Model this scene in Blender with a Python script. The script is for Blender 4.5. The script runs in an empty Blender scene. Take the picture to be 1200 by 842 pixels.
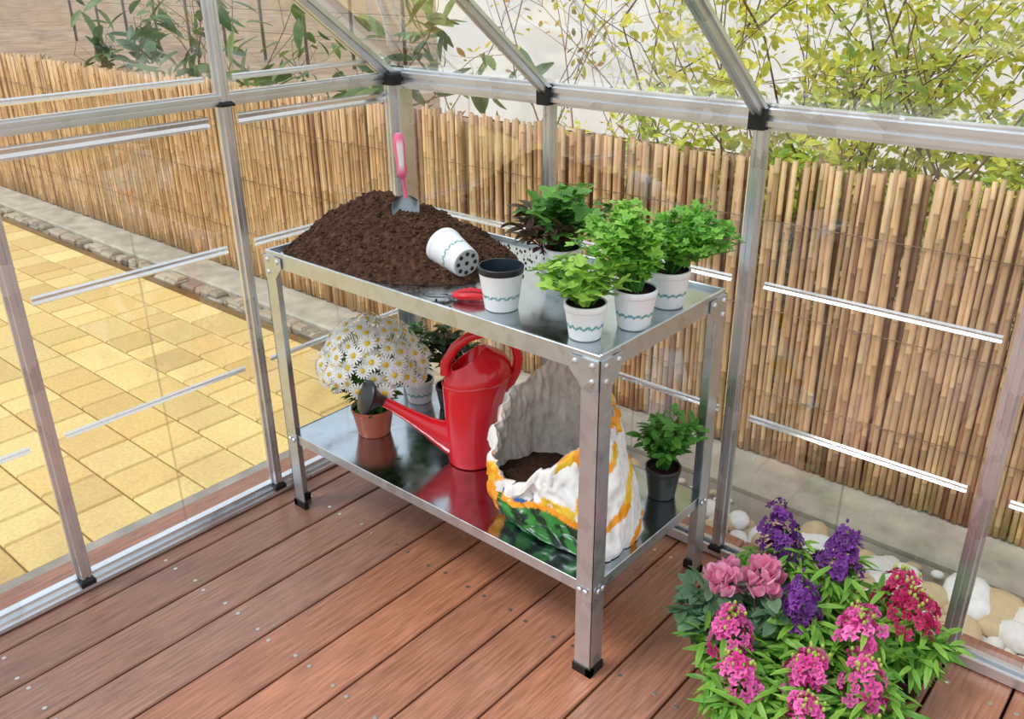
import bpy, math, random
import numpy as np
from mathutils import Vector, Matrix, noise as mn
random.seed(7); RS=np.random.RandomState(11)
def lin(c): return tuple(((v/255)/12.92 if v/255<=.04045 else ((v/255+.055)/1.055)**2.4) for v in c)
def C(*c): return np.array(lin(c))
# ------------------------------------------------------------------ materials
MATS={}
def newmat(name):
    m=bpy.data.materials.new(name); m.use_nodes=True; m.node_tree.nodes.clear(); MATS[name]=m
    return m,m.node_tree.nodes,m.node_tree.links
def vmat(name,rough=.6,metal=0,nscale=30,namt=.12,bump=0,bscale=80,translucent=0,spec=.5,stretch=(1,1,1),coat=0,roughvar=0):
    m,N,L=newmat(name)
    out=N.new('ShaderNodeOutputMaterial'); b=N.new('ShaderNodeBsdfPrincipled')
    at=N.new('ShaderNodeAttribute'); at.attribute_name='Col'
    tc=N.new('ShaderNodeTexCoord'); mp=N.new('ShaderNodeMapping'); mp.inputs['Scale'].default_value=stretch
    L.new(tc.outputs['Object'],mp.inputs['Vector'])
    nz=N.new('ShaderNodeTexNoise'); nz.inputs['Scale'].default_value=nscale; nz.inputs['Detail'].default_value=5
    L.new(mp.outputs[0],nz.inputs['Vector'])
    mr=N.new('ShaderNodeMapRange'); mr.inputs['From Min'].default_value=.25; mr.inputs['From Max'].default_value=.75
    mr.inputs['To Min'].default_value=1-namt; mr.inputs['To Max'].default_value=1+namt
    L.new(nz.outputs['Fac'],mr.inputs['Value'])
    mx=N.new('ShaderNodeVectorMath'); mx.operation='SCALE'
    L.new(at.outputs['Color'],mx.inputs[0]); L.new(mr.outputs[0],mx.inputs['Scale'])
    L.new(mx.outputs[0],b.inputs['Base Color'])
    b.inputs['Roughness'].default_value=rough; b.inputs['Metallic'].default_value=metal
    b.inputs['Specular IOR Level'].default_value=spec; b.inputs['Coat Weight'].default_value=coat
    if roughvar:
        r2=N.new('ShaderNodeMapRange'); r2.inputs['From Min'].default_value=.3; r2.inputs['From Max'].default_value=.7
        r2.inputs['To Min'].default_value=max(rough-roughvar,.02); r2.inputs['To Max'].default_value=rough+roughvar
        n2=N.new('ShaderNodeTexNoise'); n2.inputs['Scale'].default_value=4; n2.inputs['Detail'].default_value=6
        L.new(tc.outputs['Object'],n2.inputs['Vector']); L.new(n2.outputs['Fac'],r2.inputs['Value']); L.new(r2.outputs[0],b.inputs['Roughness'])
    if bump:
        bp=N.new('ShaderNodeBump'); bp.inputs['Strength'].default_value=bump; bp.inputs['Distance'].default_value=.004
        n3=N.new('ShaderNodeTexNoise'); n3.inputs['Scale'].default_value=bscale; n3.inputs['Detail'].default_value=6
        L.new(mp.outputs[0],n3.inputs['Vector']); L.new(n3.outputs['Fac'],bp.inputs['Height']); L.new(bp.outputs[0],b.inputs['Normal'])
    if translucent:
        t=N.new('ShaderNodeBsdfTranslucent'); L.new(mx.outputs[0],t.inputs['Color'])
        ms=N.new('ShaderNodeMixShader'); ms.inputs[0].default_value=translucent
        L.new(b.outputs[0],ms.inputs[1]); L.new(t.outputs[0],ms.inputs[2]); L.new(ms.outputs[0],out.inputs[0])
    else: L.new(b.outputs[0],out.inputs[0])
    return m
vmat('leaf',.45,nscale=60,namt=.18,translucent=.3)
vmat('petal',.6,nscale=80,namt=.1,translucent=.3)
vmat('plastic',.35,nscale=20,namt=.04)
vmat('gloss_plastic',.22,nscale=12,namt=.05,coat=.3)
vmat('rubber',.5,namt=.1)
vmat('soil',1,nscale=120,namt=.5,bump=.8,bscale=220,spec=.15)
vmat('bamboo',.55,nscale=25,namt=.22,stretch=(3,3,.6),bump=.15)
vmat('wood',.32,nscale=20,namt=.4,stretch=(7,.45,1),bump=.22,bscale=60,roughvar=.16,coat=.12)
vmat('stone',.75,nscale=35,namt=.12,bump=.3,bscale=60)
vmat('paver',.85,nscale=70,namt=.14,bump=.35,bscale=180)
vmat('concrete',.9,nscale=9,namt=.3,bump=.4,bscale=60)
vmat('earth',.95,nscale=2.2,namt=.45,bump=.5,bscale=12)
vmat('plaster',.85,nscale=.7,namt=.07)
vmat('bark',.85,nscale=40,namt=.3,bump=.4)
vmat('bagfilm',.28,nscale=10,namt=.03,translucent=.15)
vmat('metalpaint',.3,metal=.9,nscale=60,namt=.08)
# galvanised steel
def steel(name,base,r0,r1,metal=1,brush=None,spang=40):
    m,N,L=newmat(name)
    out=N.new('ShaderNodeOutputMaterial'); b=N.new('ShaderNodeBsdfPrincipled'); L.new(b.outputs[0],out.inputs[0])
    tc=N.new('ShaderNodeTexCoord'); mp=N.new('ShaderNodeMapping'); L.new(tc.outputs['Object'],mp.inputs[0])
    if brush: mp.inputs['Scale'].default_value=brush
    v=N.new('ShaderNodeTexVoronoi'); v.inputs['Scale'].default_value=spang; L.new(mp.outputs[0],v.inputs['Vector'])
    nz=N.new('ShaderNodeTexNoise'); nz.inputs['Scale'].default_value=7; nz.inputs['Detail'].default_value=5; L.new(mp.outputs[0],nz.inputs['Vector'])
    bw=N.new('ShaderNodeRGBToBW'); L.new(v.outputs['Color'],bw.inputs[0])
    ad=N.new('ShaderNodeMath'); ad.operation='ADD'; L.new(bw.outputs[0],ad.inputs[0]); L.new(nz.outputs['Fac'],ad.inputs[1])
    r=N.new('ShaderNodeValToRGB'); r.color_ramp.elements[0].position=.45; r.color_ramp.elements[1].position=1
    r.color_ramp.elements[0].color=(*[x*.82 for x in base],1); r.color_ramp.elements[1].color=(*base,1)
    L.new(ad.outputs[0],r.inputs[0]); L.new(r.outputs[0],b.inputs['Base Color'])
    mr=N.new('ShaderNodeMapRange'); mr.inputs['From Max'].default_value=1.4; mr.inputs['To Min'].default_value=r0; mr.inputs['To Max'].default_value=r1
    L.new(ad.outputs[0],mr.inputs['Value']); L.new(mr.outputs[0],b.inputs['Roughness'])
    b.inputs['Metallic'].default_value=metal
steel('galv',(.62,.67,.71),.2,.38,metal=.85)
steel('tray',(.56,.62,.64),.08,.24)
steel('shelf',(.52,.58,.64),.05,.2)
steel('alu',(.76,.78,.81),.2,.34,metal=.88,spang=15)
# clear polycarbonate
def pc(name,base_fac,gain,rough=.03,col=(.96,.975,.97),haze_patch=0):
    m,N,L=newmat(name)
    out=N.new('ShaderNodeOutputMaterial'); t=N.new('ShaderNodeBsdfTransparent'); t.inputs[0].default_value=(*col,1)
    g=N.new('ShaderNodeBsdfGlossy'); g.inputs['Roughness'].default_value=rough; g.inputs['Color'].default_value=(1,1,1,1)
    lw=N.new('ShaderNodeLayerWeight'); lw.inputs['Blend'].default_value=.5
    pw=N.new('ShaderNodeMath'); pw.operation='POWER'; pw.inputs[1].default_value=4; L.new(lw.outputs['Facing'],pw.inputs[0])
    ma=N.new('ShaderNodeMath'); ma.operation='MULTIPLY_ADD'; ma.inputs[1].default_value=gain; ma.inputs[2].default_value=base_fac; ma.use_clamp=True
    L.new(pw.outputs[0],ma.inputs[0])
    tc=N.new('ShaderNodeTexCoord'); nz=N.new('ShaderNodeTexNoise'); nz.inputs['Scale'].default_value=2.2; L.new(tc.outputs['Object'],nz.inputs['Vector'])
    bp=N.new('ShaderNodeBump'); bp.inputs['Strength'].default_value=.25; bp.inputs['Distance'].default_value=.03; L.new(nz.outputs['Fac'],bp.inputs['Height']); L.new(bp.outputs[0],g.inputs['Normal'])
    mx=N.new('ShaderNodeMixShader'); fac=ma.outputs[0]
    if haze_patch:  # noise-shaped patches of extra gloss stand in for broad hazy reflections
        mr=N.new('ShaderNodeMapRange'); mr.inputs['From Min'].default_value=.47; mr.inputs['From Max'].default_value=.68; mr.inputs['To Max'].default_value=haze_patch
        n2=N.new('ShaderNodeTexNoise'); n2.inputs['Scale'].default_value=2.6; n2.inputs['Detail'].default_value=3; n2.inputs['Distortion'].default_value=1.2
        L.new(tc.outputs['Object'],n2.inputs['Vector']); L.new(n2.outputs['Fac'],mr.inputs['Value'])
        a2=N.new('ShaderNodeMath'); a2.operation='ADD'; L.new(fac,a2.inputs[0]); L.new(mr.outputs[0],a2.inputs[1]); fac=a2.outputs[0]
    L.new(fac,mx.inputs[0]); L.new(t.outputs[0],mx.inputs[1]); L.new(g.outputs[0],mx.inputs[2]); L.new(mx.outputs[0],out.inputs[0])
pc('clear',.085,.6,haze_patch=.2)
pc('rib',.62,.4,.2,(.93,.95,.95))
pc('crease',.2,.4,.1)
# ------------------------------------------------------------------ geometry builder
class G:
    def __init__(s): s.v=[];s.f=[];s.c=[];s.m=[];s.n=0;s.mats=[]
    def mi(s,m):
        if m not in s.mats: s.mats.append(m)
        return s.mats.index(m)
    def add(s,v,f,col,mat):
        v=np.asarray(v,float).reshape(-1,3); col=np.asarray(col,float)
        if col.ndim==1: col=np.tile(col[:3],(len(v),1))
        k=s.mi(mat); n=s.n
        s.v.append(v); s.c.append(col)
        s.f.extend([tuple(i+n for i in q) for q in f]); s.m.extend([k]*len(f)); s.n+=len(v)
    def box(s,a,b,col,mat,ch=0):
        x0,y0,z0=a;x1,y1,z1=b
        if ch:
            v=[(x0,y0,z0),(x1,y0,z0),(x1,y1,z0),(x0,y1,z0),(x0,y0,z1-ch),(x1,y0,z1-ch),(x1,y1,z1-ch),(x0,y1,z1-ch),
               (x0+ch,y0+ch,z1),(x1-ch,y0+ch,z1),(x1-ch,y1-ch,z1),(x0+ch,y1-ch,z1)]
            f=[(3,2,1,0),(0,1,5,4),(1,2,6,5),(2,3,7,6),(3,0,4,7),(4,5,9,8),(5,6,10,9),(6,7,11,10),(7,4,8,11),(8,9,10,11)]
        else:
            v=[(x0,y0,z0),(x1,y0,z0),(x1,y1,z0),(x0,y1,z0),(x0,y0,z1),(x1,y0,z1),(x1,y1,z1),(x0,y1,z1)]
            f=[(3,2,1,0),(0,1,5,4),(1,2,6,5),(2,3,7,6),(3,0,4,7),(4,5,6,7)]
        s.add(v,f,col,mat)
    def extrude(s,p0,p1,prof,outv,col,mat):
        p0=Vector(p0);p1=Vector(p1);d=(p1-p0).normalized();o=Vector(outv);o=(o-d*o.dot(d)).normalized();w=d.cross(o)
        n=len(prof);v=[tuple(p+w*a+o*b) for p in (p0,p1) for a,b in prof]
        f=[(i,(i+1)%n,n+(i+1)%n,n+i) for i in range(n)]+[tuple(range(n))[::-1],tuple(range(n,2*n))]
        s.add(v,f,col,mat)
    def loft(s,rings,col,mat,cap0=True,cap1=True):
        rings=[np.asarray(r,float) for r in rings];n=len(rings[0]);v=np.concatenate(rings);f=[]
        for k in range(len(rings)-1):
            a=k*n
            for i in range(n):
                j=(i+1)%n;f.append((a+i,a+j,a+n+j,a+n+i))
        if cap0:f.append(tuple(range(n))[::-1])
        if cap1:f.append(tuple(range((len(rings)-1)*n,len(rings)*n)))
        if callable(col): col=np.array([col(p) for p in v])
        s.add(v,f,col,mat)
    def tube(s,pts,rad,seg,col,mat,cap=True):
        P=[Vector(p) for p in pts];n=len(P)
        if not hasattr(rad,'__len__'): rad=[rad]*n
        rings=[];up=None
        for i in range(n):
            d=(P[min(i+1,n-1)]-P[max(i-1,0)]).normalized()
            if up is None:
                up=Vector((0,0,1)) if abs(d.z)<.9 else Vector((1,0,0))
            a=(up-d*up.dot(d)).normalized();b=d.cross(a);up=a
            rings.append([tuple(P[i]+(a*math.cos(t)+b*math.sin(t))*rad[i]) for t in [2*math.pi*k/seg for k in range(seg)]])
        s.loft(rings,col,mat,cap,cap)
    def lathe(s,prof,M,seg,col,mat,cap0=True,cap1=True):
        rings=[];cc=[]
        for (r,z) in prof:
            for k in range(seg):
                t=2*math.pi*k/seg
                if callable(col): cc.append(col(t,r,z))
            rings.append([tuple(M@Vector((r*math.cos(t),r*math.sin(t),z))) for t in [2*math.pi*k/seg for k in range(seg)]])
        s.loft(rings,np.array(cc) if callable(col) else col,mat,cap0,cap1)
    def scatter(s,tv,tf,Ms,Ps,cols,mat,tc=None):
        tv=np.asarray(tv,float);N=len(Ps)
        V=np.einsum('nij,kj->nki',Ms,tv)+np.asarray(Ps)[:,None,:]
        cols=np.asarray(cols,float)
        cc=np.repeat(cols[:,None,:],len(tv),1)
        if tc is not None: cc=cc*(np.asarray(tc)[None,:,None] if np.ndim(tc)==1 else np.asarray(tc)[None])
        k=s.mi(mat);base=s.n
        s.v.append(V.reshape(-1,3));s.c.append(cc.reshape(-1,3))
        K=len(tv)
        for i in range(N):
            o=base+i*K
            s.f.extend([tuple(o+a for a in q) for q in tf])
        s.m.extend([k]*(N*len(tf)));s.n+=N*K
    def build(s,name,smooth=True,auto=False):
        me=bpy.data.meshes.new(name);V=np.concatenate(s.v)
        me.from_pydata(V.tolist(),[],s.f)
        for m in s.mats: me.materials.append(MATS[m])
        me.polygons.foreach_set('material_index',s.m)
        me.polygons.foreach_set('use_smooth',[smooth]*len(me.polygons))
        a=me.color_attributes.new('Col','FLOAT_COLOR','POINT')
        cc=np.concatenate(s.c);cc=np.concatenate([cc,np.ones((len(cc),1))],1).astype(np.float32)
        a.data.foreach_set('color',cc.ravel());me.update()
        if auto:
            try: me.set_sharp_from_angle(angle=math.radians(35))
            except Exception: pass
        ob=bpy.data.objects.new(name,me);bpy.context.scene.collection.objects.link(ob);return ob
def T(x,y,z): return Matrix.Translation((x,y,z))
def align(d,pos):
    q=Vector(d).to_track_quat('Z','Y').to_matrix().to_4x4();return T(*pos)@q
def frames(D,Nn):
    D=D/np.linalg.norm(D,axis=1,keepdims=True);X=np.cross(D,Nn);X/=np.linalg.norm(X,axis=1,keepdims=True)+1e-9;Z=np.cross(X,D)
    return np.stack([X,D,Z],2)
# leaf templates (grow along +Y, normal +Z, unit length)
def lance(w=.35,droop=.25,fold=.25,rows=5):
    v=[];f=[];tc=[]
    for i in range(rows):
        t=i/(rows-1);ww=w*.5*(math.sin(math.pi*min(t*.93+.04,1))**.75)
        z=-droop*t*t
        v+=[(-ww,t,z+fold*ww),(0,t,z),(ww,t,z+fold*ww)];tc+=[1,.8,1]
    for i in range(rows-1):
        a=i*3;f+=[(a,a+1,a+4,a+3),(a+1,a+2,a+5,a+4)]
    return v,f,tc
def lobed(n=5,depth=.28,pts=25,wide=.5,cup=.15):
    v=[(0,.45,0)];tc=[.8]
    for i in range(pts):
        a=2*math.pi*i/pts-math.pi/2
        r=1+depth*math.cos(n*(a-math.pi/2))+.08*math.cos(15*a)
        if math.cos(a+math.pi/2)>.9: r*=.9
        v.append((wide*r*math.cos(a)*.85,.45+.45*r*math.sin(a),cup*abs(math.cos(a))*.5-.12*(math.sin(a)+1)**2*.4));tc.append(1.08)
    f=[(0,1+i,1+(i+1)%pts) for i in range(pts)]
    return v,f,tc
LA=lance();LB=lance(.22,.35);LC=lance(.5,.2,.3);LO=lobed();LT=lobed(3,.35,21,.5)
def mixc(a,b,t): t=np.asarray(t)[:,None];return a*(1-t)+b*t
def foliage(g,cx,cy,z0,h,r,ns,nl,size,tm,ca,cb,stemcol=None,bias=(0,0),lo=.35,updir=.35,base=.012,mat='leaf',stemr=.0013):
    P=[];D=[]
    sc=stemcol if stemcol is not None else ca*.8
    for i in range(ns):
        rr=r*math.sqrt(random.random());a=random.random()*2*math.pi
        hh=h*(1-.45*(rr/r)**2)*random.uniform(.8,1.0)
        tip=np.array([cx+bias[0]+rr*math.cos(a),cy+bias[1]+rr*math.sin(a),z0+hh])
        b=np.array([cx+random.uniform(-base,base),cy+random.uniform(-base,base),z0])
        mid=(b+tip)/2+np.array([-(tip-b)[0]*.18,-(tip-b)[1]*.18,hh*.08])
        pts=[(1-t)**2*b+2*t*(1-t)*mid+t*t*tip for t in (0,.33,.66,1)]
        g.tube(pts,[stemr*1.3,stemr,stemr,stemr*.6],4,sc,mat,False)
        for k in range(nl):
            t=lo+(1-lo)*(k+random.random())/nl
            p=(1-t)**2*b+2*t*(1-t)*mid+t*t*tip
            aa=random.random()*2*math.pi
            d=np.array([math.cos(aa)+.7*math.cos(a)*rr/r,math.sin(aa)+.7*math.sin(a)*rr/r,updir+random.uniform(-.4,.4)])
            P.append(p);D.append(d)
    P=np.array(P);D=np.array(D);n=len(P)
    Nn=np.array([0,0,1.])+RS.normal(0,.35,(n,3))
    M=frames(D,Nn)*(size*RS.uniform(.65,1.15,n))[:,None,None]
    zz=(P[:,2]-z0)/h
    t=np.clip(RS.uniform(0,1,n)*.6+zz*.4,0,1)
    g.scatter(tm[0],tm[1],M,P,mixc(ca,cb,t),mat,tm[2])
# ------------------------------------------------------------------ dimensions
Lb,Wb,HS=1.0885,.4933,.2487
XL,YB,SP,EV=-1.203,.605,.6,1.174
# ------------------------------------------------------------------ floor deck
g=G();x=.03-.143*10
while x<2.3:
    t=random.random();base=C(164,108,80)*(1-t)+C(140,104,88)*t;base=base*random.uniform(.78,1.2)
    x0=max(x+.003,-1.345)
    g.box((x0,-2.6,-.03),(x+.140,.70,0),base,'wood',.003)
    for yy in (-2.2,-1.75,-1.3,-.85,-.40,.05,.50):
        for dx in (.025,.115):
            if x+dx>-1.28:
                g.lathe([(.0055,.0002),(.0055,.0012),(.002,.0014)],T(x+dx+random.uniform(-.003,.003),yy+random.uniform(-.006,.006),0),8,C(200,195,188),'metalpaint')
    x+=.143
g.box((-1.34,-2.6,-.16),(2.3,.66,-.032),C(30,20,16),'bark')
g.box((-1.345,.67,-.17),(2.3,.70,-.031),C(175,120,85),'wood')
g.box((-1.345,-2.6,-.17),(-1.32,.67,-.031),C(175,120,85),'wood')
g.build('floor',False)
# ------------------------------------------------------------------ greenhouse frame
g=G();al=C(200,204,208)
post=[(-.019,0),(-.019,.010),(-.013,.010),(-.011,.022),(-.004,.022),(-.003,.019),(.003,.019),(.004,.022),(.011,.022),(.013,.010),(.019,.010),(.019,0)]
beam=[(-.028,0),(-.028,.014),(-.020,.014),(-.018,.026),(-.006,.026),(-.005,.018),(.005,.018),(.006,.030),(.018,.030),(.020,.016),(.028,.016),(.028,0)]
basep=[(-.030,0),(-.030,.010),(-.022,.010),(-.02,.02),(-.008,.02),(-.006,.032),(.008,.032),(.010,.014),(.018,.014),(.018,.024),(.028,.024),(.03,0)]
def cap(p,d=(.03,.03,.03),c=C(18,18,20)):
    g.box((p[0]-d[0],p[1]-d[1],p[2]-d[2]),(p[0]+d[0],p[1]+d[1],p[2]+d[2]),c,'rubber',.006)
posts_back=[XL+SP*i for i in range(1,6)]
for px in posts_back:
    g.extrude((px,YB,.035),(px,YB,EV-.02),post,(0,-1,0),al,'alu')
    cap((px,YB-.015,.022),(.019,.014,.012)); cap((px,YB-.018,EV-.002),(.019,.022,.026))
g.box((XL-.02,YB-.032,.03),(XL+.045,YB+.02,EV),al,'alu'); g.extrude((XL+.012,YB-.03,.03),(XL+.012,YB-.03,EV),post,(0,-1,0),al,'alu')
cap((XL+.02,YB-.03,EV),(.033,.033,.018))
posts_left=[YB-SP*i for i in (1,2,3,4)]
ridge=(YB-1.2,EV+1.2*.76)
for py in posts_left:
    zt=EV+(YB-py if py>=YB-1.2 else 2.4-(YB-py))*.76
    g.extrude((XL,py,.035),(XL,py,max(zt,EV)),post,(1,0,0),al,'alu')
    cap((XL+.015,py,.022),(.014,.019,.012)); cap((XL+.014,py,EV-.01),(.016,.020,.006))
g.extrude((XL-.02,YB,EV-.002),(2.2,YB,EV-.002),beam,(0,-1,0),al,'alu')
g.extrude((XL,YB,EV),(XL,-1.8,EV),[(a*.62,b*.6) for a,b in beam],(1,0,0),al,'alu')
g.extrude((XL,YB-.0,.005),(2.2,YB,.005),basep,(0,0,1),al,'alu')
g.extrude((XL,YB,.005),(XL,-1.8,.005),basep,(0,0,1),al,'alu')
for i in range(0,6):
    px=XL+SP*i
    big=1.35 if i==0 else 1
    g.extrude((px,YB-.005,EV+.005),(px,ridge[0],ridge[1]),[(a*big,b*big) for a,b in post],(0,-.6,-.8),al,'alu')
g.extrude((XL,-1.795,EV),(XL,ridge[0],ridge[1]),[(a*1.35,b*1.35) for a,b in post],(0,.6,-.8),al,'alu')
g.extrude((XL-.02,ridge[0],ridge[1]),(2.2,ridge[0],ridge[1]),beam,(0,0,-1),al,'alu')
g.build('greenhouse_frame',False)
def panels(name,quads):
    g=G()
    for q in quads: g.add(q,[(0,1,2,3)],(1,1,1),'clear')
    return g
yp=YB+.004;xp=XL-.004
def rib(g,a,b,t,o,mat='rib'):
    g.extrude(a,b,[(-t,0),(-t*.6,.005),(0,.002),(t*.5,.007),(t,0)],o,(1,1,1),mat)
g=panels('wall_back',[[(XL+SP*i,yp,.03),(XL+SP*(i+1),yp,.03),(XL+SP*(i+1),yp,EV),(XL+SP*i,yp,EV)] for i in range(5)])
for i in range(5):
    for z,t in ((.785,.010),(.432,.010)):
        a=XL+SP*i+.045;b=XL+SP*(i+1)-.04
        rib(g,(a,yp-.003,z),(b,yp-.003,z),t,(0,-1,0))
    a=XL+SP*(i+.5); g.box((a-.003,yp-.004,.04),(a+.003,yp-.002,EV-.03),(1,1,1),'crease')
g.build('wall_back',False)
g=panels('wall_left',[[(xp,YB-SP*i,.03),(xp,YB-SP*(i+1),.03),(xp,YB-SP*(i+1),EV+ (0,.6,1.2,.6,0)[i+1]*.76),(xp,YB-SP*i,EV+(0,.6,1.2,.6,0)[i]*.76)] for i in range(4)])
for i in range(4):
    for z,t in ((.785,.012),(.432,.009),(1.12,.016),(1.225,.008)):
        a=YB-SP*i-.045;b=YB-SP*(i+1)+.04
        rib(g,(xp+.003,b,z),(xp+.003,a,z),t,(1,0,0),'rib')
    a=YB-SP*(i+.5); g.box((xp+.002,a-.003,.04),(xp+.004,a+.003,EV-.03),(1,1,1),'crease')
g.build('wall_left',False)
g=panels('ceiling',[[(XL+SP*i,YB,EV+.012),(XL+SP*(i+1),YB,EV+.012),(XL+SP*(i+1),ridge[0],ridge[1]+.012),(XL+SP*i,ridge[0],ridge[1]+.012)] for i in range(5)])
for i in range(5):
    a=XL+SP*(i+.5); g.extrude((a,YB-.02,EV+.024),(a,ridge[0],ridge[1]+.01),[(-.004,0),(-.004,.003),(.004,.003),(.004,0)],(0,-.6,-.8),(1,1,1),'crease')
g.build('ceiling',False)
# ------------------------------------------------------------------ outdoors
g=G();g.box((-60,-30,-.4),(40,70,-.216),C(150,124,98),'earth');g.build('ground',False)
g=G();g.box((-1.5,.705,-.215),(4,1.15,-.165),C(150,142,130),'concrete')
g.build('gravel_bed',False)
g=G()
g.box((-14,1.155,-.215),(4,1.42,-.14),C(176,168,152),'concrete',.01)
for i in range(210):
    x=RS.uniform(-9,-1.65);q=C(175,160,138)*RS.uniform(.5,1.15)
    w=RS.uniform(.05,.14);g.box((x,1.10-RS.uniform(0,.04),-.2),(x+w,1.153,-.15-RS.uniform(0,.025)),q,'stone',.012)
g.build('concrete_kerb',False)
g=G();y=-4.2
while y<1.0:
    x=-1.63
    while x>-11:
        l=random.choice([.15,.2,.2,.3]);t=random.random()
        c=(C(230,202,134)*(1-t)+C(216,182,112)*t)*random.uniform(.85,1.08)
        g.box((x-l+.003,y+.003,-.21),(x-.003,min(y+.197,1.055),-.17),c,'paver',.006);x-=l
    y+=.2
g.box((-11,-4.2,-.214),(-1.63,1.058,-.182),C(120,92,50),'earth')
g.build('paving_stones',False)
g=G();g.box((-1.62,-4.2,-.214),(-1.56,1.05,-.155),C(150,147,138),'concrete',.006);g.build('edging_stone',False)
bpy.ops.mesh.primitive_ico_sphere_add(subdivisions=2,radius=1);o=bpy.context.object
icv=np.array([v.co[:] for v in o.data.vertices]);icf=[tuple(p.vertices) for p in o.data.polygons];bpy.data.objects.remove(o)
g=G();P=[];M=[];cc=[]
def peb(n,xr,yr,z,s0,s1,wh=0):
    for i in range(n):
        s=RS.uniform(s0,s1);a=RS.uniform(0,6.28);R=np.array([[math.cos(a),-math.sin(a),0],[math.sin(a),math.cos(a),0],[0,0,1]])
        M.append(R@np.diag([s*RS.uniform(.9,1.5),s*RS.uniform(.8,1.1),s*RS.uniform(.5,.75)]));P.append((RS.uniform(*xr),RS.uniform(*yr),z+RS.uniform(0,.02)))
        cc.append(C(*random.choice([(246,244,240),(238,232,222),(214,190,150)] if wh else [(238,234,226),(228,220,206),(215,200,178),(200,180,150),(242,240,236)])))
peb(420,(-1.25,2.3),(.74,.95),-.14,.018,.04);peb(70,(-.6,2.2),(.76,.97),-.115,.03,.05,1);peb(34,(.0,1.5),(.80,1.0),-.11,.045,.07,1);peb(260,(-1.52,-1.38),(-2.5,.69),-.17,.02,.035);peb(90,(-1.3,2.3),(.9,1.1),-.16,.01,.02)
g.scatter(icv,icf,np.array(M),np.array(P),cc,'stone');g.build('pebbles')
# fence
g=G()
YF=1.385
def cane(x,y,r,h,z0,c,lean):
    z=z0+random.uniform(.02,.2)
    nodes=[]
    while z<h-.03: nodes.append(z);z+=random.uniform(.13,.26)
    rings=[];col=[]
    seg=7
    def ring(z,rr,cl):
        dx=lean*(z-z0);rings.append([(x+dx+rr*math.cos(2*math.pi*k/seg),y+rr*math.sin(2*math.pi*k/seg),z) for k in range(seg)]);col.extend([cl]*seg)
    ring(z0,r,c)
    for nz in nodes: ring(nz-.006,r*.97,c*.95);ring(nz,r*1.12,c*.6);ring(nz+.006,r,c*1.12)
    ring(h,r*.95,c);ring(h+.0005,r*.5,c*.35)
    g.loft(rings,np.array(col),'bamboo')
x=-11.5
while x<3.0:
    r=random.uniform(.0075,.011);t=random.random()
    c=(C(216,182,136)*(1-t)+C(192,150,104)*t)*random.uniform(.78,1.15)
    if random.random()<.08: c=C(150,108,74)
    top=.915+random.gauss(0,.008)+.010*math.sin(x*3)
    cane(x,YF+random.uniform(-.004,.004),r,top,-.138+random.uniform(0,.015),c,random.gauss(0,.010))
    x+=2*r+random.uniform(-.001,.002)
x=-11.5
while x<3.0:
    r=random.uniform(.007,.011);c=C(150,112,74)*random.uniform(.6,1.05)
    cane(x,YF+.022,r,.895+random.gauss(0,.012),-.13,c,random.gauss(0,.01));x+=2*r+.001
for z in (.12,.42,.72): g.tube([(-11.5,YF-.016,z),(-5,YF-.016,z+.004),(0,YF-.016,z-.003),(3,YF-.016,z)],.0013,5,C(120,100,80),'metalpaint')
g.build('bamboo_fence')
g=G();g.box((-7.0,6.5,-.2),(14,6.9,5),C(250,249,244),'plaster')
g.box((1.0,6.42,-.2),(1.5,6.52,5),C(232,222,210),'plaster');g.box((-7.05,6.4,1.9),(14,6.5,2.02),C(235,230,222),'plaster')
g.build('building_wall',False)
g=G()
for i in range(12):
    x=-22+i*1.3;g.tube([(x,9,-.2),(x,9,1.3)],.03,6,C(105,100,95),'bark')
for z in (.3,.7,1.1):g.tube([(-22,9,z),(-7.4,9,z)],.006,4,C(120,115,110),'bark')
g.build('wire_fence')
g=G();P=[];D=[]
for i in range(1500):
    P.append((RS.uniform(-18,-5),RS.uniform(2.2,6.1),-.215));D.append((RS.normal(0,.4),RS.normal(0,.4),1))
P=np.array(P);D=np.array(D);M=frames(D,RS.normal(0,1,(len(P),3)))*RS.uniform(.08,.25,len(P))[:,None,None]
g.scatter(LB[0],LB[1],M,P,mixc(C(170,140,100),C(130,120,70),RS.uniform(0,1,len(P))),'leaf',LB[2]);g.build('dry_grass')
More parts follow.
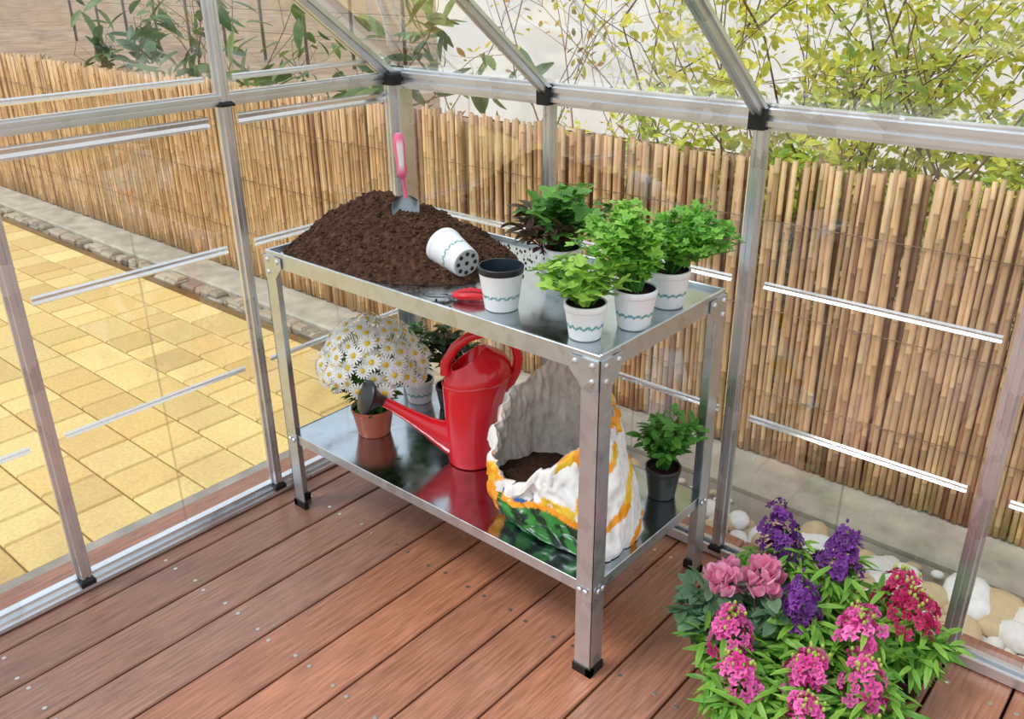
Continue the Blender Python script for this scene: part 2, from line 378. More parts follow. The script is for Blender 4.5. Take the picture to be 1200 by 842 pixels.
# ------------------------------------------------------------------ trees behind fence
def tree(name,x,y,h,spread,nb,nleaf,ls,tm,ca,cb,bark=C(110,84,66),seedv=1,z0=-.2,lo=.25,r0=.009):
    random.seed(seedv);g=G();tips=[]
    def branch(p,d,L,r,dep):
        pts=[p];q=Vector(p);dd=Vector(d).normalized()
        for i in range(5):
            dd=(dd+Vector((random.gauss(0,.12),random.gauss(0,.12),random.gauss(.03,.08)))).normalized();q=q+dd*L/5;q.y=max(q.y,1.47);pts.append(tuple(q))
            if dep<=1: tips.append((tuple(q),tuple(dd)))
            if dep>0 and i>0 and random.random()<.8:
                s=Vector((random.gauss(0,1),random.gauss(0,1),random.gauss(.2,.5))).normalized()
                branch(tuple(q),(dd*.7+s*.8),L*random.uniform(.4,.65),r*.5,dep-1)
        g.tube(pts,[r*(1-.13*i) for i in range(6)],5,bark*random.uniform(.8,1.3),'bark',False)
    for b in range(nb):
        a=random.uniform(0,6.28);branch((x+random.gauss(0,.06),y+random.gauss(0,.04),z0),(math.cos(a)*spread,math.sin(a)*spread*.5,1),h*random.uniform(.75,1),r0,2)
    P=[];D=[]
    for i in range(nleaf):
        t,d=random.choice(tips)
        if t[2]<lo+z0: continue
        P.append([t[0]+random.gauss(0,.04),max(t[1]+random.gauss(0,.04),1.45+ls*1.2),t[2]+random.gauss(0,.04)]);D.append((random.gauss(0,1)+d[0],random.gauss(0,.8)+.4,random.gauss(0,.7)))
    P=np.array(P);D=np.array(D);M=frames(D,np.array([0,-.4,1.])+RS.normal(0,.5,(len(P),3)))*(ls*RS.uniform(.5,1.2,len(P)))[:,None,None]
    g.scatter(tm[0],tm[1],M,P,mixc(ca,cb,RS.uniform(0,1,len(P))),'leaf',tm[2])
    return g.build(name)
Y1,Y2=C(255,242,90),C(210,216,70)
LW=lance(.5,.2,.15)
tree('yellow_leaf_shrub',-.9,2.2,1.75,.5,5,2400,.05,LW,Y1,Y2,seedv=3)
tree('yellow_leaf_shrub',-.35,2.1,1.6,.5,6,3000,.05,LW,Y1,C(190,208,70),seedv=4)
tree('yellow_leaf_shrub',.35,2.15,1.8,.5,6,3000,.05,LW,Y1,Y2,seedv=5)
tree('yellow_leaf_shrub',1.0,2.2,1.7,.5,5,2600,.05,LW,Y1,C(190,208,70),seedv=6)
tree('bare_shrub',-1.7,2.3,1.9,.5,4,300,.05,LW,Y1,C(200,140,80),bark=C(150,115,95),seedv=8,r0=.007)
tree('bare_shrub',-2.6,2.6,1.6,.5,3,160,.05,LW,Y2,C(150,120,60),bark=C(140,110,95),seedv=9,r0=.007)
tree('broadleaf_shrub',-3.2,2.0,1.35,.5,4,260,.19,LA,C(70,110,50),C(130,155,80),seedv=10,lo=.6)
tree('broadleaf_shrub',-5.0,2.1,1.3,.5,4,260,.2,LA,C(60,100,50),C(110,140,75),seedv=12,lo=.6)
tree('bare_shrub',-6.6,3.2,1.8,.6,5,100,.06,LA,C(150,130,60),C(120,110,60),bark=C(130,105,90),seedv=13)
tree('hedge_bush',-.5,1.8,1.0,.6,8,2600,.05,LC,C(232,234,80),C(150,180,60),seedv=17)
tree('hedge_bush',.1,1.8,1.15,.6,9,3200,.05,LC,C(222,228,80),C(130,168,55),seedv=15)
tree('hedge_bush',.9,1.85,1.1,.6,8,2800,.05,LC,C(222,228,80),C(130,168,55),seedv=16)
random.seed(21)
# ------------------------------------------------------------------ work bench
g=G();sc=(1,1,1)
z1=.80
g.box((-Lb+.004,.004,.784),(-.004,Wb-.004,.79),sc,'tray')
for a,b in (((-Lb,0,.762),(0,.007,z1)),((-Lb,Wb-.007,.762),(0,Wb,z1)),((-Lb,.007,.762),(-Lb+.007,Wb-.007,z1)),((-.007,.007,.762),(0,Wb-.007,z1))): g.box(a,b,sc,'galv',.0015)
zs=HS
g.box((-Lb+.004,.004,zs-.008),(-.004,Wb-.004,zs-.002),sc,'shelf')
for a,b in (((-Lb+.003,.003,zs-.028),(-.003,.006,zs)),((-Lb+.003,Wb-.006,zs-.028),(-.003,Wb-.003,zs)),((-Lb+.003,.006,zs-.028),(-Lb+.006,Wb-.006,zs)),((-.006,.006,zs-.028),(-.003,Wb-.006,zs))): g.box(a,b,sc,'galv',.001)
g.box((-Lb,.0,.758),(0,.02,.762),sc,'galv');g.box((-.02,0,.758),(0,Wb,.762),sc,'galv')
fl=.044;th=.003
for (cx,cy,sx,sy) in ((0,0,-1,1),(-Lb,0,1,1),(0,Wb,-1,-1),(-Lb,Wb,1,-1)):
    ox=cx-sx*.003;oy=cy-sy*.003
    def bx(ax,ay,bx_,by_,za,zb,m='galv',c=sc,ch=0):
        xs=sorted((ax,bx_));ys=sorted((ay,by_));g.box((xs[0],ys[0],za),(xs[1],ys[1],zb),c,m,ch)
    bx(ox,oy,ox+sx*fl,oy+sy*th,.012,.788);bx(ox,oy,ox+sx*th,oy+sy*fl,.012,.788)
    g.tube([(ox+sx*.003,oy+sy*.003,.012),(ox+sx*.003,oy+sy*.003,.788)],.0036,8,sc,'galv')
    for ax in (0,1):
        w=.075
        if ax==0: V=[(ox+sx*.002,oy-sy*.002,.762+.026),(ox+sx*w,oy-sy*.002,.788),(ox+sx*w,oy-sy*.002,.762),(ox+sx*fl,oy-sy*.002,.725),(ox+sx*.002,oy-sy*.002,.725)]
        else: V=[(ox-sx*.002,oy+sy*.002,.788),(ox-sx*.002,oy+sy*w,.788),(ox-sx*.002,oy+sy*w,.762),(ox-sx*.002,oy+sy*fl,.725),(ox-sx*.002,oy+sy*.002,.725)]
        V2=[(p[0],p[1]+sy*.002,p[2]) if ax==0 else (p[0]+sx*.002,p[1],p[2]) for p in V]
        g.add(V+V2,[(0,1,2,3,4),(9,8,7,6,5)]+[(i,(i+1)%5,5+(i+1)%5,5+i) for i in range(5)],sc,'galv')
    bx(ox-sx*.003,oy-sy*.003,ox+sx*(fl+.004),oy+sy*.011,0,.024,'rubber',C(15,15,16),.002);bx(ox-sx*.003,oy-sy*.003,ox+sx*.011,oy+sy*(fl+.004),0,.024,'rubber',C(15,15,16),.002)
    def bolt(p,d): g.lathe([(.0068,0),(.0068,.0015),(.005,.004),(.002,.005)],align(d,p),12,sc,'alu')
    for dd,zz in ((.018,.776),(.06,.776),(.018,.742),(.018,zs-.014),(.034,zs-.014)):
        bolt((ox+sx*dd,oy-sy*.002,zz),(0,-sy,0));bolt((ox-sx*.002,oy+sy*dd,zz),(-sx,0,0))
g.build('metal_workbench',False)
# ------------------------------------------------------------------ soil pile
g=G();n=150;Z0=.7915
def soilh(x,y):
    hx=(x+.79)/.30;hy=(y-.235)/.215
    r=math.hypot(hx,hy)
    cx,cy=-.945,.27
    a=max(0,1-math.hypot((x-cx)/.22 if x<cx else (x-cx)/.47,(y-cy)/(.27 if y<cy else .23)))
    h=.128*(a**.9)*(1-.12*a)
    h+=.035*max(0,1-r)**.6
    nz=mn.noise(Vector((x*14,y*14,0)))*.012+mn.noise(Vector((x*45,y*45,3)))*.008+mn.noise(Vector((x*130,y*130,7)))*.005
    edge=min(1,h/.03)
    return h+nz*edge if h>0 else -.003
xs=np.linspace(-1.078,-.48,n);ys=np.linspace(.012,.478,n)
V=[(x,y,Z0-.001+max(0,soilh(x,y))) for y in ys for x in xs];V=np.array(V)
hm=V[:,2]>Z0
F=[]
for j in range(n-1):
    for i in range(n-1):
        q=(j*n+i,j*n+i+1,(j+1)*n+i+1,(j+1)*n+i)
        if any(hm[k] for k in q):F.append(q)
so=C(88,62,47)
g.add(V,F,np.array([so*(.75+.6*mn.noise(Vector((v[0]*60,v[1]*60,1)))) for v in V]),'soil')
P=[];M=[]
for i in range(2200):
    x=RS.uniform(-1.06,-.42);y=RS.uniform(.02,.47);h=soilh(x,y)
    if h<=0 and RS.rand()<.75: continue
    s=RS.uniform(.0015,.006)*(1 if h>0 else .6);P.append((x,y,Z0+max(h,0)));M.append(np.diag([s,s*.8,s*.7]))
g.scatter(icv,icf,np.array(M),np.array(P),[so*RS.uniform(.4,1.35) for _ in P],'soil')
g.build('potting_soil_heap')
# ------------------------------------------------------------------ trowel
g=G();pk=C(240,110,150);wh=C(244,238,240)
bx_,by_=-.806,.25;zt=1.098
def tw(u,f,z):
    return (bx_+.70*u+.6*f,by_+.71*u-.69*f,z)
M=align(Vector((-.006,0,.1)),(bx_,by_,zt-.112))
def hc(t,r,z):
    return wh if (.02<z<.095 and abs(math.sin(t-.9))<.55) else pk
g.lathe([(.004,-.004),(.009,0),(.0135,.012),(.0125,.035),(.014,.06),(.0155,.082),(.014,.098),(.009,.109),(.003,.112)],M,28,hc,'gloss_plastic')
g.tube([tw(0,0,zt-.108),tw(0.004,0,zt-.14),tw(.006,.004,zt-.165)],[.0055,.005,.0065],8,C(225,110,140),'gloss_plastic')
rings=[]
for t in (0,.12,.35,.7,1):
    w=.038*(1-.6*t**2.2)*(min(1,.45+t*4));z=zt-.158-.10*t
    top=[tw(a*w+.006,.012*(1-a*a)*-1+.014+.03*t,z) for a in np.linspace(-1,1,9)]
    bot=[(p[0]+.0006,p[1]-.0014,p[2]) for p in top[::-1]];rings.append(top+bot)
g.loft(rings,C(135,145,152),'metalpaint')
g.build('hand_trowel',True,True)
# ------------------------------------------------------------------ pots
WH=C(240,240,242);TE=C(80,160,180)
def potcol(h):
    def f(t,r,z):
        if z<.002: return C(190,190,190)
        if abs(z-h*.40-.002*math.sin(14*t))<.003 : return TE if math.sin(28*t)>-.2 else C(110,150,120)
        return WH
    return f
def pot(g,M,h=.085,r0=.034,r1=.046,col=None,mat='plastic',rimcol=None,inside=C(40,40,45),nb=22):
    col=col or potcol(h)
    prof=[(.003,0),(r0-.002,0)]+[(r0+(r1-r0)*.93*k/nb,.002+(h-.016)*k/nb) for k in range(nb+1)]
    g.lathe(prof,M,96,col,mat,True,False)
    rc=rimcol if rimcol is not None else WH
    g.lathe([(r0+(r1-r0)*.93,h-.014),(r1,h-.014),(r1+.001,h-.012),(r1+.0012,h-.001),(r1,h),(r1-.003,h),(r1-.0035,h-.002)],M,72,rc,mat,False,False)
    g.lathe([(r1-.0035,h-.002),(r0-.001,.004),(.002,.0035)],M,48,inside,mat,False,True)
TOPZ=.7905
g=G();ax=Vector((.90,-.20,-.16)).normalized()
Mt=align(-ax,(-.515,.175,.8345))
pot(g,Mt,.105,.036,.0475,potcol(.1))
for k in range(9):
    a=2*math.pi*k/8;rr=.024 if k<8 else 0
    g.lathe([(.0055,-.0008),(.0055,.0004)],Mt@T(rr*math.cos(a),rr*math.sin(a),0),10,C(45,35,30),'rubber')
g.build('tipped_plant_pot',True,True)
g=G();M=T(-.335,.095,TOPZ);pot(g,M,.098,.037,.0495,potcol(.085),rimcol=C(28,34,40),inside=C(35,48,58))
g.build('empty_plant_pot',True,True)
# pruners
g=G();px,py,pz=-.455,.06,.793
rd=C(210,25,35);gr=C(150,152,155)
def cp(l): return [(px+a*.754+b*(-.657),py+a*.657+b*.754,pz+c) for a,b,c in l]
g.tube(cp([(.0,0,.008),(.02,.012,.01),(.045,.016,.012),(.075,.012,.010)]),[.006,.008,.0085,.006],10,rd,'gloss_plastic')
g.tube(cp([(.0,0,.008),(.02,-.014,.01),(.05,-.022,.012),(.08,-.020,.010)]),[.006,.008,.0085,.006],10,rd,'gloss_plastic')
g.lathe([(.009,0),(.009,.012),(.006,.014)],T(*cp([(0,0,0)])[0]),14,gr,'metalpaint')
def blade(l): 
    v=cp([(a,b,.006) for a,b in l])+cp([(a,b,.009) for a,b in l]);n=len(l)
    g.add(v,[tuple(range(n))[::-1],tuple(range(n,2*n))]+[(i,(i+1)%n,n+(i+1)%n,n+i) for i in range(n)],gr,'metalpaint')
blade([(0,-.007),(-.02,-.012),(-.045,-.008),(-.062,.004),(-.04,.006),(-.02,.006),(0,.007)])
blade([(0,-.006),(-.02,.002),(-.04,.010),(-.058,.010),(-.045,.017),(-.02,.016),(0,.008)])
g.build('pruning_shears',True,True)
# ------------------------------------------------------------------ herbs
def potted(name,x,y,z,h,r,ph=.085,pr=(.034,.045),ns=26,nl=7,size=.035,tm=LO,ca=None,cb=None,potc=None,rim=None,bias=(0,0),mat='plastic',extra=None,**k):
    g=G();pot(g,T(x,y,z),ph,pr[0],pr[1],potc,mat,rimcol=rim)
    g.lathe([(pr[1]-.005,ph-.012),(pr[1]*.5,ph-.008),(.002,ph-.006)],T(x,y,z),24,C(50,35,28),'soil',False,True)
    foliage(g,x,y,z+ph-.012,h-ph+.012,r,ns,nl,size,tm,ca,cb,bias=bias,**k)
    if extra: extra(g)
    return g.build(name)
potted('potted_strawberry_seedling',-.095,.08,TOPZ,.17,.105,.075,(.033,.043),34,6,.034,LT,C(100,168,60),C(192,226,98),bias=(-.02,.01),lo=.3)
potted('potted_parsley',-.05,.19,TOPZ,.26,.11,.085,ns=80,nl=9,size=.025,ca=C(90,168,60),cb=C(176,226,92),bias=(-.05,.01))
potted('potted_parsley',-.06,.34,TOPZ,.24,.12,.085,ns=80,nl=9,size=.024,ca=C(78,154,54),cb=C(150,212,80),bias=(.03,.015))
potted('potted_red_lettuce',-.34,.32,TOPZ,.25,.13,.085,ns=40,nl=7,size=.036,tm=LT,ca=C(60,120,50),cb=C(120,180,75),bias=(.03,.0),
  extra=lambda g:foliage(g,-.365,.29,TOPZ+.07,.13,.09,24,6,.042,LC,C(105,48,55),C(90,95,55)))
# ------------------------------------------------------------------ lower shelf objects
SZ=HS-.0015
g=G();dx,dy=-.90,.165
br=C(178,92,66)
pot(g,T(dx,dy,SZ),.085,.046,.060,lambda t,r,z:br,'plastic',rimcol=br,inside=C(60,35,28))
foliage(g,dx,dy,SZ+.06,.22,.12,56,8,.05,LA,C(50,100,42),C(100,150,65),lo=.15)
fv=[];ff=[];fc=[]
np_=15
for k in range(np_):
    a=2*math.pi*k/np_;ca_,sa=math.cos(a),math.sin(a)
    def pp(r,w,z): return (r*ca_-w*sa,r*sa+w*ca_,z)
    b=len(fv);fv+=[pp(.18,-.04,.0),pp(.18,.04,0),pp(.65,.125,.03+.02*(k%3)),pp(.65,-.125,.03),pp(1,.07,-.04),pp(1,-.07,-.04)];ff+=[(b,b+3,b+2,b+1),(b+3,b+5,b+4,b+2)]
    fc+=[C(235,236,226)]*2+[C(255,255,253)]*4
for (r,z) in ((.30,.02),(.24,.10),(.08,.14)):
    for k in range(10): a=2*math.pi*k/10;fv.append((r*math.cos(a),r*math.sin(a),z));fc.append(C(240,205,60))
b=np_*6
for j in range(2):
    for k in range(10): ff.append((b+j*10+k,b+j*10+(k+1)%10,b+j*10+10+(k+1)%10,b+j*10+10+k))
ff.append(tuple(range(b+20,b+30)))
P=[];Nn=[]
tries=0
while len(P)<125 and tries<12000:
    tries+=1
    u=np.array([random.gauss(0,1),random.gauss(0,1),random.gauss(.25,.8)]);u/=np.linalg.norm(u)
    if u[2]<-.12: continue
    p=np.array([dx-.005,dy+.012,SZ+.205])+u*np.array([.155,.15,.135])*random.uniform(.86,1.06)
    if p[1]>.47: continue
    if any(np.linalg.norm(p-q)<.029 for q in P): continue
    P.append(p);Nn.append(u+np.array([0,-.1,.25])+RS.normal(0,.22,3))
P=np.array(P);Nn=np.array(Nn);Nn/=np.linalg.norm(Nn,axis=1,keepdims=True)
X=np.cross(Nn,RS.normal(0,1,Nn.shape));X/=np.linalg.norm(X,axis=1,keepdims=True);Y=np.cross(Nn,X)
M=np.stack([X,Y,Nn],2)*RS.uniform(.021,.028,len(P))[:,None,None]
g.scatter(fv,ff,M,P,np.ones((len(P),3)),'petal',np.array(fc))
for p,nn in zip(P[::2],Nn[::2]): g.tube([(dx,dy,SZ+.09),tuple((np.array([dx,dy,SZ+.09])+p)/2+np.array([0,0,.01])),tuple(p-nn*.002)],.0012,4,C(90,130,60),'leaf',False)
g.build('potted_daisies')
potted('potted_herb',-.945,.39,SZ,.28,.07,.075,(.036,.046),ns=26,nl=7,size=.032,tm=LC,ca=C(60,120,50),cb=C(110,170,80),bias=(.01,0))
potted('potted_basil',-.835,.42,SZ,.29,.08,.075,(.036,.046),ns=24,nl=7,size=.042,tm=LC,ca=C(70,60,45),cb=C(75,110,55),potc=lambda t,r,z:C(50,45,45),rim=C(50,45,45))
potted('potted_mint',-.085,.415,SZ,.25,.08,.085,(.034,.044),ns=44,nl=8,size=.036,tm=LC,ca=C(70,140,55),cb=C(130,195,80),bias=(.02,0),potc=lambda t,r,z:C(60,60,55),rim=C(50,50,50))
# ------------------------------------------------------------------ watering can
g=G();RD=C(222,26,40)
cx,cy=-.575,.235
A=np.array([-.75,-.66,0]);B=np.array([.66,-.75,0]);Zv=np.array([0,0,1.])
def W(a,b,z): return tuple(np.array([cx,cy,SZ])+A*a+B*b+Zv*z)
def ering(a0,ra,rb,z,seg=40,tilt=0): return [W(a0+ra*math.cos(t),rb*math.sin(t),z-tilt*math.cos(t)) for t in [2*math.pi*k/seg for k in range(seg)]]
g.loft([ering(0,.055,.055,.0),ering(0,.064,.064,.003),ering(0,.066,.066,.02),ering(0,.068,.068,.08),ering(-.002,.073,.071,.14),ering(-.008,.081,.075,.19),ering(-.014,.088,.079,.225,tilt=.008),
        ering(-.020,.092,.081,.250,tilt=.016),ering(-.020,.088,.079,.268,tilt=.024),ering(-.014,.076,.068,.284,tilt=.032),ering(-.004,.058,.052,.296,tilt=.034),ering(.002,.050,.045,.304,tilt=.032),ering(.002,.045,.041,.304,tilt=.032),ering(.002,.042,.038,.280,tilt=.03),ering(.0,.02,.02,.262)],RD,'gloss_plastic')
g.loft([ering(-.020,.0925,.0815,.244,tilt=.014),ering(-.020,.0955,.084,.248,tilt=.014),ering(-.020,.0925,.0815,.252,tilt=.014)],RD,'gloss_plastic',False,False)
sp=[(.03,.06,.056,.040),(.055,.068,.050,.033),(.085,.083,.038,.027),(.12,.105,.027,.021),(.165,.136,.019,.0165),(.21,.166,.015,.014),(.24,.184,.0135,.0135)]
rings=[]
for i,(a,z,ru,rb) in enumerate(sp):
    a2,z2=sp[min(i+1,len(sp)-1)][:2];a1,z1_=sp[max(i-1,0)][:2];l=math.hypot(a2-a1,z2-z1_);da,dz=(a2-a1)/l,(z2-z1_)/l
    rings.append([W(a-dz*ru*math.cos(t),rb*math.sin(t),z+da*ru*math.cos(t)) for t in [2*math.pi*k/20 for k in range(20)]])
g.loft(rings,RD,'gloss_plastic')
d=Vector(A*.80+B*.38+Zv*.42)
BK=C(36,39,43)
g.lathe([(.013,-.012),(.0155,0),(.018,.010),(.027,.022),(.040,.036),(.046,.042),(.047,.047),(.043,.051),(.002,.060)],align(d,W(.236,0,.182)),32,BK,'plastic')
g.tube([W(.062,0,.258),W(.062,0,.29),W(.035,0,.335),W(.0,0,.362),W(-.045,0,.374),W(-.09,0,.362),W(-.120,0,.335),W(-.128,0,.30),W(-.122,0,.265),W(-.107,0,.235),W(-.088,0,.215)],[.016,.0145,.013,.0125,.0125,.013,.013,.013,.013,.0135,.016],14,RD,'gloss_plastic')
g.build('watering_can',True,True)
# ------------------------------------------------------------------ soil bag
g=G();nt=200;nv=64;nc=14
WB=C(246,245,242);OR=C(248,160,28);YE=C(250,205,60);GN=C(56,140,58);DG=C(16,52,30);BL=C(30,95,170)
rim=[(-.10,.19,.545),(-.16,.25,.59),(-.25,.275,.61),(-.34,.25,.59),(-.395,.165,.50),(-.36,.095,.40),(-.27,.07,.375),(-.175,.085,.455)]
base=[(-.012,.17),(-.035,.255),(-.17,.27),(-.315,.255),(-.345,.17),(-.335,.085),(-.18,.062),(-.035,.075)]
def crom(P,u):
    n=len(P);k=int(math.floor(u))%n;f=u-math.floor(u)
    p0,p1,p2,p3=[np.array(P[(k+i-1)%n]) for i in range(4)]
    return .5*((2*p1)+(-p0+p2)*f+(2*p0-5*p1+4*p2-p3)*f*f+(-p0+3*p1-3*p2+p3)*f**3)
def bagp(t,v,off=0):
    vc=min(v,1)
    u=t/(2*math.pi)*8
    r=crom(rim,u);b=crom(base,u);b=np.array([b[0],b[1],SZ+.002])
    p=b*(1-vc)+r*vc
    cen=np.array([-.2-.03*vc,.17])
    out=np.array([p[0]-cen[0],p[1]-cen[1]]);out/=np.linalg.norm(out)+1e-6
    c,s=math.cos(t),math.sin(t)
    bul=(.026-.016*max(c,0))*math.sin(math.pi*min(vc*1.05,1))
    if vc<.06: bul-=.012*(1-vc/.06)
    def fold(q): return 1-abs(mn.noise(q))*2.4
    w=.013*fold(Vector((c*3.2,s*3.2,vc*2.0)))+.009*fold(Vector((c*7+3,s*7,vc*4+c*2)))+.005*fold(Vector((c*15,s*15,vc*9)))-.014
    w*=.35+.65*vc
    d=bul+w-off;z=p[2]+mn.noise(Vector((c*3.0,s*3.0,9)))*.022*vc
    if v>1:
        q=(v-1)/.25; ln=.034+.024*mn.noise(Vector((c*2.5,s*2.5,4)))
        d+=.012*math.sin(min(q*2.2,1.4))+.005*q+.004*math.sin(t*13)*q
        z+=.006*math.sin(math.pi*min(q*1.5,1))-ln*q
    x=p[0]+out[0]*d;y=p[1]+out[1]*d
    return (min(x,-.006),max(y,.048 if x>-.06 else .012),z)
def bagcol(t,v,inside):
    p=bagp(t,v)
    n=mn.noise(Vector((p[0]*7+2,p[1]*7,p[2]*9)));n2=mn.noise(Vector((p[0]*30,p[1]*30,p[2]*30)))
    k=t/(2*math.pi)*8
    if inside:
        sp_=mn.noise(Vector((p[0]*90,p[1]*90,p[2]*90)))
        return C(218,208,198)*(1-.15*(sp_>.25))
    front=4.7<k<7.5
    if v>1:
        if math.sin(t*3.2+n*3+v*7)>.25 and not (6.1<k<7): return OR if n2>-.2 else YE
        return WB
    if front and p[0]<-.075:
        edge=.335+.014*math.sin(p[0]*28)
        if p[2]<edge and p[0]>-.325:
            return DG if (math.sin(p[0]*75+p[2]*65+3*n2)>.1) else GN
        if p[2]<edge+.013: return OR
        if p[2]<edge+.030 and n2>.0: return BL if n>0 else YE
    if k<1.2 or k>7.0:
        q=math.sin((p[0]+p[1])*20-p[2]*16+n*2.0)
        if abs(q)<.28 and p[2]<.50: return OR if p[2]<.36 or n2>0 else YE
        return WB
    if abs(math.sin(p[0]*17+p[2]*24+n*2.2+1.0))<.40 and (3.0<k<5.4): return OR
    return WB
for ins in (0,1):
    V=[];cc=[];vs=[j/(nv-1) for j in range(nv)]+([1+.25*(j+1)/nc for j in range(nc)] if not ins else [])
    for v in vs:
        for i in range(nt):
            t=2*math.pi*i/nt;V.append(bagp(t,v,.0015*ins));cc.append(bagcol(t,v,ins))
    F=[(j*nt+i,j*nt+(i+1)%nt,(j+1)*nt+(i+1)%nt,(j+1)*nt+i) for j in range(len(vs)-1) for i in range(nt)]
    if ins: F=[q[::-1] for q in F]
    g.add(V,F,np.array(cc),'bagfilm')
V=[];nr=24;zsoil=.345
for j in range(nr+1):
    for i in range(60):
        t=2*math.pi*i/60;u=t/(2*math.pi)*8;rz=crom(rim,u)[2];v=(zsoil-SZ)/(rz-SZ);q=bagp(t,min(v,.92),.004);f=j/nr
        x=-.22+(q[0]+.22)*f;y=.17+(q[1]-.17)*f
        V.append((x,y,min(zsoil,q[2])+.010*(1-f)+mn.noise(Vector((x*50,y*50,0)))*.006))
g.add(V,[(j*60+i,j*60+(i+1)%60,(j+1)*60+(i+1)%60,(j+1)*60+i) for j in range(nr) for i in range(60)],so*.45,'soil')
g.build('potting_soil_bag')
# ------------------------------------------------------------------ flowers on the floor
def floret_t():
    v=[];f=[]
    for L_,(R,z,ph) in enumerate(((1,0,0),(.62,.22,.78))):
        for k in range(4):
            a0=2*math.pi*k/4+ph;b=len(v)
            def q(r,da,zz): return (R*r*math.cos(a0+da),R*r*math.sin(a0+da),z+zz)
            v+=[(0,0,z-.15),q(.55,-.55,.06),q(.55,0,-.05),q(.55,.55,.06),q(1,-.5,-.02),q(.95,0,.14),q(1,.5,-.06)]
            f+=[(b,b+1,b+2),(b,b+2,b+3),(b+1,b+4,b+5,b+2),(b+2,b+5,b+6,b+3)]
    return v,f
FT=floret_t()
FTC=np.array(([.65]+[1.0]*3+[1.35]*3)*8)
def stock(name,x,y,h,kind,ca,cb,leafn=30,lr=.09,leafc=(C(74,145,52),C(165,216,84))):
    g=G()
    g.lathe([(.003,0),(.032,0),(.042,.055),(.044,.055),(.044,.06),(.038,.06),(.036,.05),(.002,.05)],T(x,y,.001),24,C(60,40,34),'plastic')
    g.tube([(x,y,.05),(x+.003,y,.5*h),(x,y,h)],[.004,.0035,.0025],6,C(110,150,70),'leaf')
    if kind=='spike': sh,sr,n=.125,.038,50
    elif kind=='dome': sh,sr,n=.085,.040,30
    else: sh,sr,n=.06,.034,14
    lx,ly=random.gauss(0,.10),random.gauss(0,.10)
    P=[];Nn=[];sz=[]
    for i in range(n):
        f=(i+.5)/n;a=i*2.4+random.uniform(-.4,.4);rr=sr*(1-.62*f**2)*random.uniform(.6,1.3);z=h-sh*.55+sh*f+random.uniform(-.010,.010)
        P.append((x+rr*math.cos(a)+lx*sh*f,y+rr*math.sin(a)+ly*sh*f,z));Nn.append((math.cos(a),math.sin(a),.2+.9*f));sz.append(.0185*(1-.2*f) if kind!='spike' else .0195*(1-.35*f))
    P=np.array(P);Nn=np.array(Nn)+RS.normal(0,.35,(n,3));Nn/=np.linalg.norm(Nn,axis=1,keepdims=True)
    X=np.cross(Nn,RS.normal(0,1,Nn.shape));X/=np.linalg.norm(X,axis=1,keepdims=True);Y=np.cross(Nn,X)
    S=np.array(sz)*RS.uniform(.65,1.3,n)
    M=np.stack([X,Y,Nn],2)*S[:,None,None]
    if kind=='cyc':
        pv,pf,pt=lance(.8,-.15,.3)
        PP=[];DD=[]
        for p in P:
            for k in range(5):
                a=2*math.pi*k/5+random.random();PP.append(p);DD.append((math.cos(a)*.7,math.sin(a)*.7,1))
            g.tube([(x,y,.05),(p[0]*.6+x*.4,p[1]*.6+y*.4,.15),tuple(p)],.0013,4,C(150,80,80),'leaf',False)
        PP=np.array(PP);DD=np.array(DD);MM=frames(DD,RS.normal(0,1,PP.shape))*.032
        g.scatter(pv,pf,MM,PP,mixc(ca,cb,RS.uniform(0,1,len(PP))),'petal',pt)
    else:
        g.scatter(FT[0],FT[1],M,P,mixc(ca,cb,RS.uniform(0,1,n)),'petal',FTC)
    nbud=18 if kind=='dome' else (6 if kind=='spike' else 0)
    PB=np.array([(x+random.gauss(0,.014)+lx*sh,y+random.gauss(0,.014)+ly*sh,h+sh*.44+random.uniform(-.018,.008)) for _ in range(nbud)])
    if len(PB): g.scatter(icv,icf,np.array([np.diag([.0036,.0036,.006])]*len(PB)),PB,[C(195,210,105) if kind!='spike' else C(120,70,130)]*len(PB),'leaf')
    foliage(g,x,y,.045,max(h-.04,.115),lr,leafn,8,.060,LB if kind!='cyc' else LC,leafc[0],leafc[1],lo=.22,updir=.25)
    return g.build(name)
MG=(C(205,40,132),C(242,122,192));PU=(C(84,28,108),C(140,66,165));CR=(C(180,20,85),C(226,80,135));PK=(C(244,135,180),C(252,190,215))
stock('magenta_stock_flower',.256,.157,.19,'dome',*MG)
stock('magenta_stock_flower',.324,.073,.155,'dome',*MG)
stock('magenta_stock_flower',.483,.277,.235,'dome',*MG)
stock('magenta_stock_flower',.421,.165,.175,'dome',*MG)
stock('magenta_stock_flower',.533,.200,.18,'dome',*MG)
stock('magenta_stock_flower',.468,.070,.145,'dome',*MG)
stock('magenta_stock_flower',.57,.10,.13,'dome',*MG)
stock('purple_stock_flower',.242,.42,.285,'spike',*PU)
stock('purple_stock_flower',.359,.461,.27,'spike',*PU)
stock('purple_stock_flower',.351,.287,.23,'spike',*PU)
stock('crimson_stock_flower',.500,.455,.235,'dome',*CR)
stock('crimson_stock_flower',.555,.41,.225,'dome',*CR)
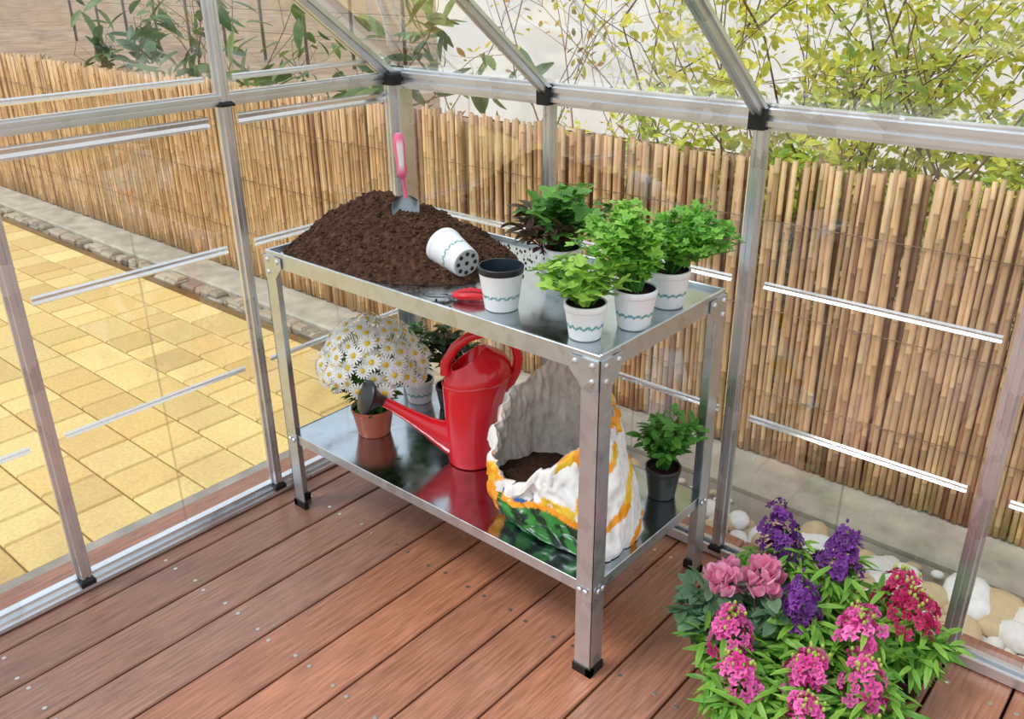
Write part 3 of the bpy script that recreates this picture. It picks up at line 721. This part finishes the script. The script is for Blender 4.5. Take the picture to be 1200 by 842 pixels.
cy1=(C(80,120,90),C(130,165,125))
stock('pink_cyclamen',.185,.24,.225,'cyc',*PK,leafc=cy1)
stock('pink_cyclamen',.265,.28,.24,'cyc',*PK,leafc=cy1)
# ------------------------------------------------------------------ light, world, camera
w=bpy.data.worlds.new('World');bpy.context.scene.world=w;w.use_nodes=True;N=w.node_tree.nodes;L=w.node_tree.links
bg=N['Background'];bg.inputs['Strength'].default_value=1.2
tc=N.new('ShaderNodeTexCoord');sx=N.new('ShaderNodeSeparateXYZ');L.new(tc.outputs['Generated'],sx.inputs[0])
cr=N.new('ShaderNodeValToRGB');e=cr.color_ramp.elements;e[0].position=.0;e[0].color=(.55,.56,.52,1);e[1].position=1;e[1].color=(.78,.9,1.05,1)
for p,c in ((.06,(.8,.85,.85,1)),(.2,(.95,1.0,1.05,1))): q=cr.color_ramp.elements.new(p);q.color=c
L.new(sx.outputs['Z'],cr.inputs[0]);L.new(cr.outputs[0],bg.inputs['Color'])
sd=bpy.data.lights.new('sun','SUN');sd.energy=2.1;sd.angle=math.radians(18);sd.color=(1,.975,.93)
so_=bpy.data.objects.new('sun',sd);bpy.context.scene.collection.objects.link(so_)
so_.rotation_euler=Vector((-.35,-.55,1.0)).to_track_quat('Z','Y').to_euler()
cd=bpy.data.cameras.new('camera');cam=bpy.data.objects.new('camera',cd);bpy.context.scene.collection.objects.link(cam)
yaw,pit,rol=-.7168,-.4258,-.0111
fw=Vector((math.cos(pit)*math.sin(yaw),math.cos(pit)*math.cos(yaw),math.sin(pit)));r=Vector((math.cos(yaw),-math.sin(yaw),0));u=r.cross(fw)
r2=r*math.cos(rol)+u*math.sin(rol);u2=-r*math.sin(rol)+u*math.cos(rol)
Mx=Matrix((r2,u2,-fw)).transposed().to_4x4();Mx.translation=Vector((.8788,-1.2645,1.49));cam.matrix_world=Mx
cd.sensor_width=36;cd.lens=1031.5/1200*36;cd.clip_start=.02
bpy.context.scene.camera=cam
bpy.context.scene.view_settings.view_transform='Standard'
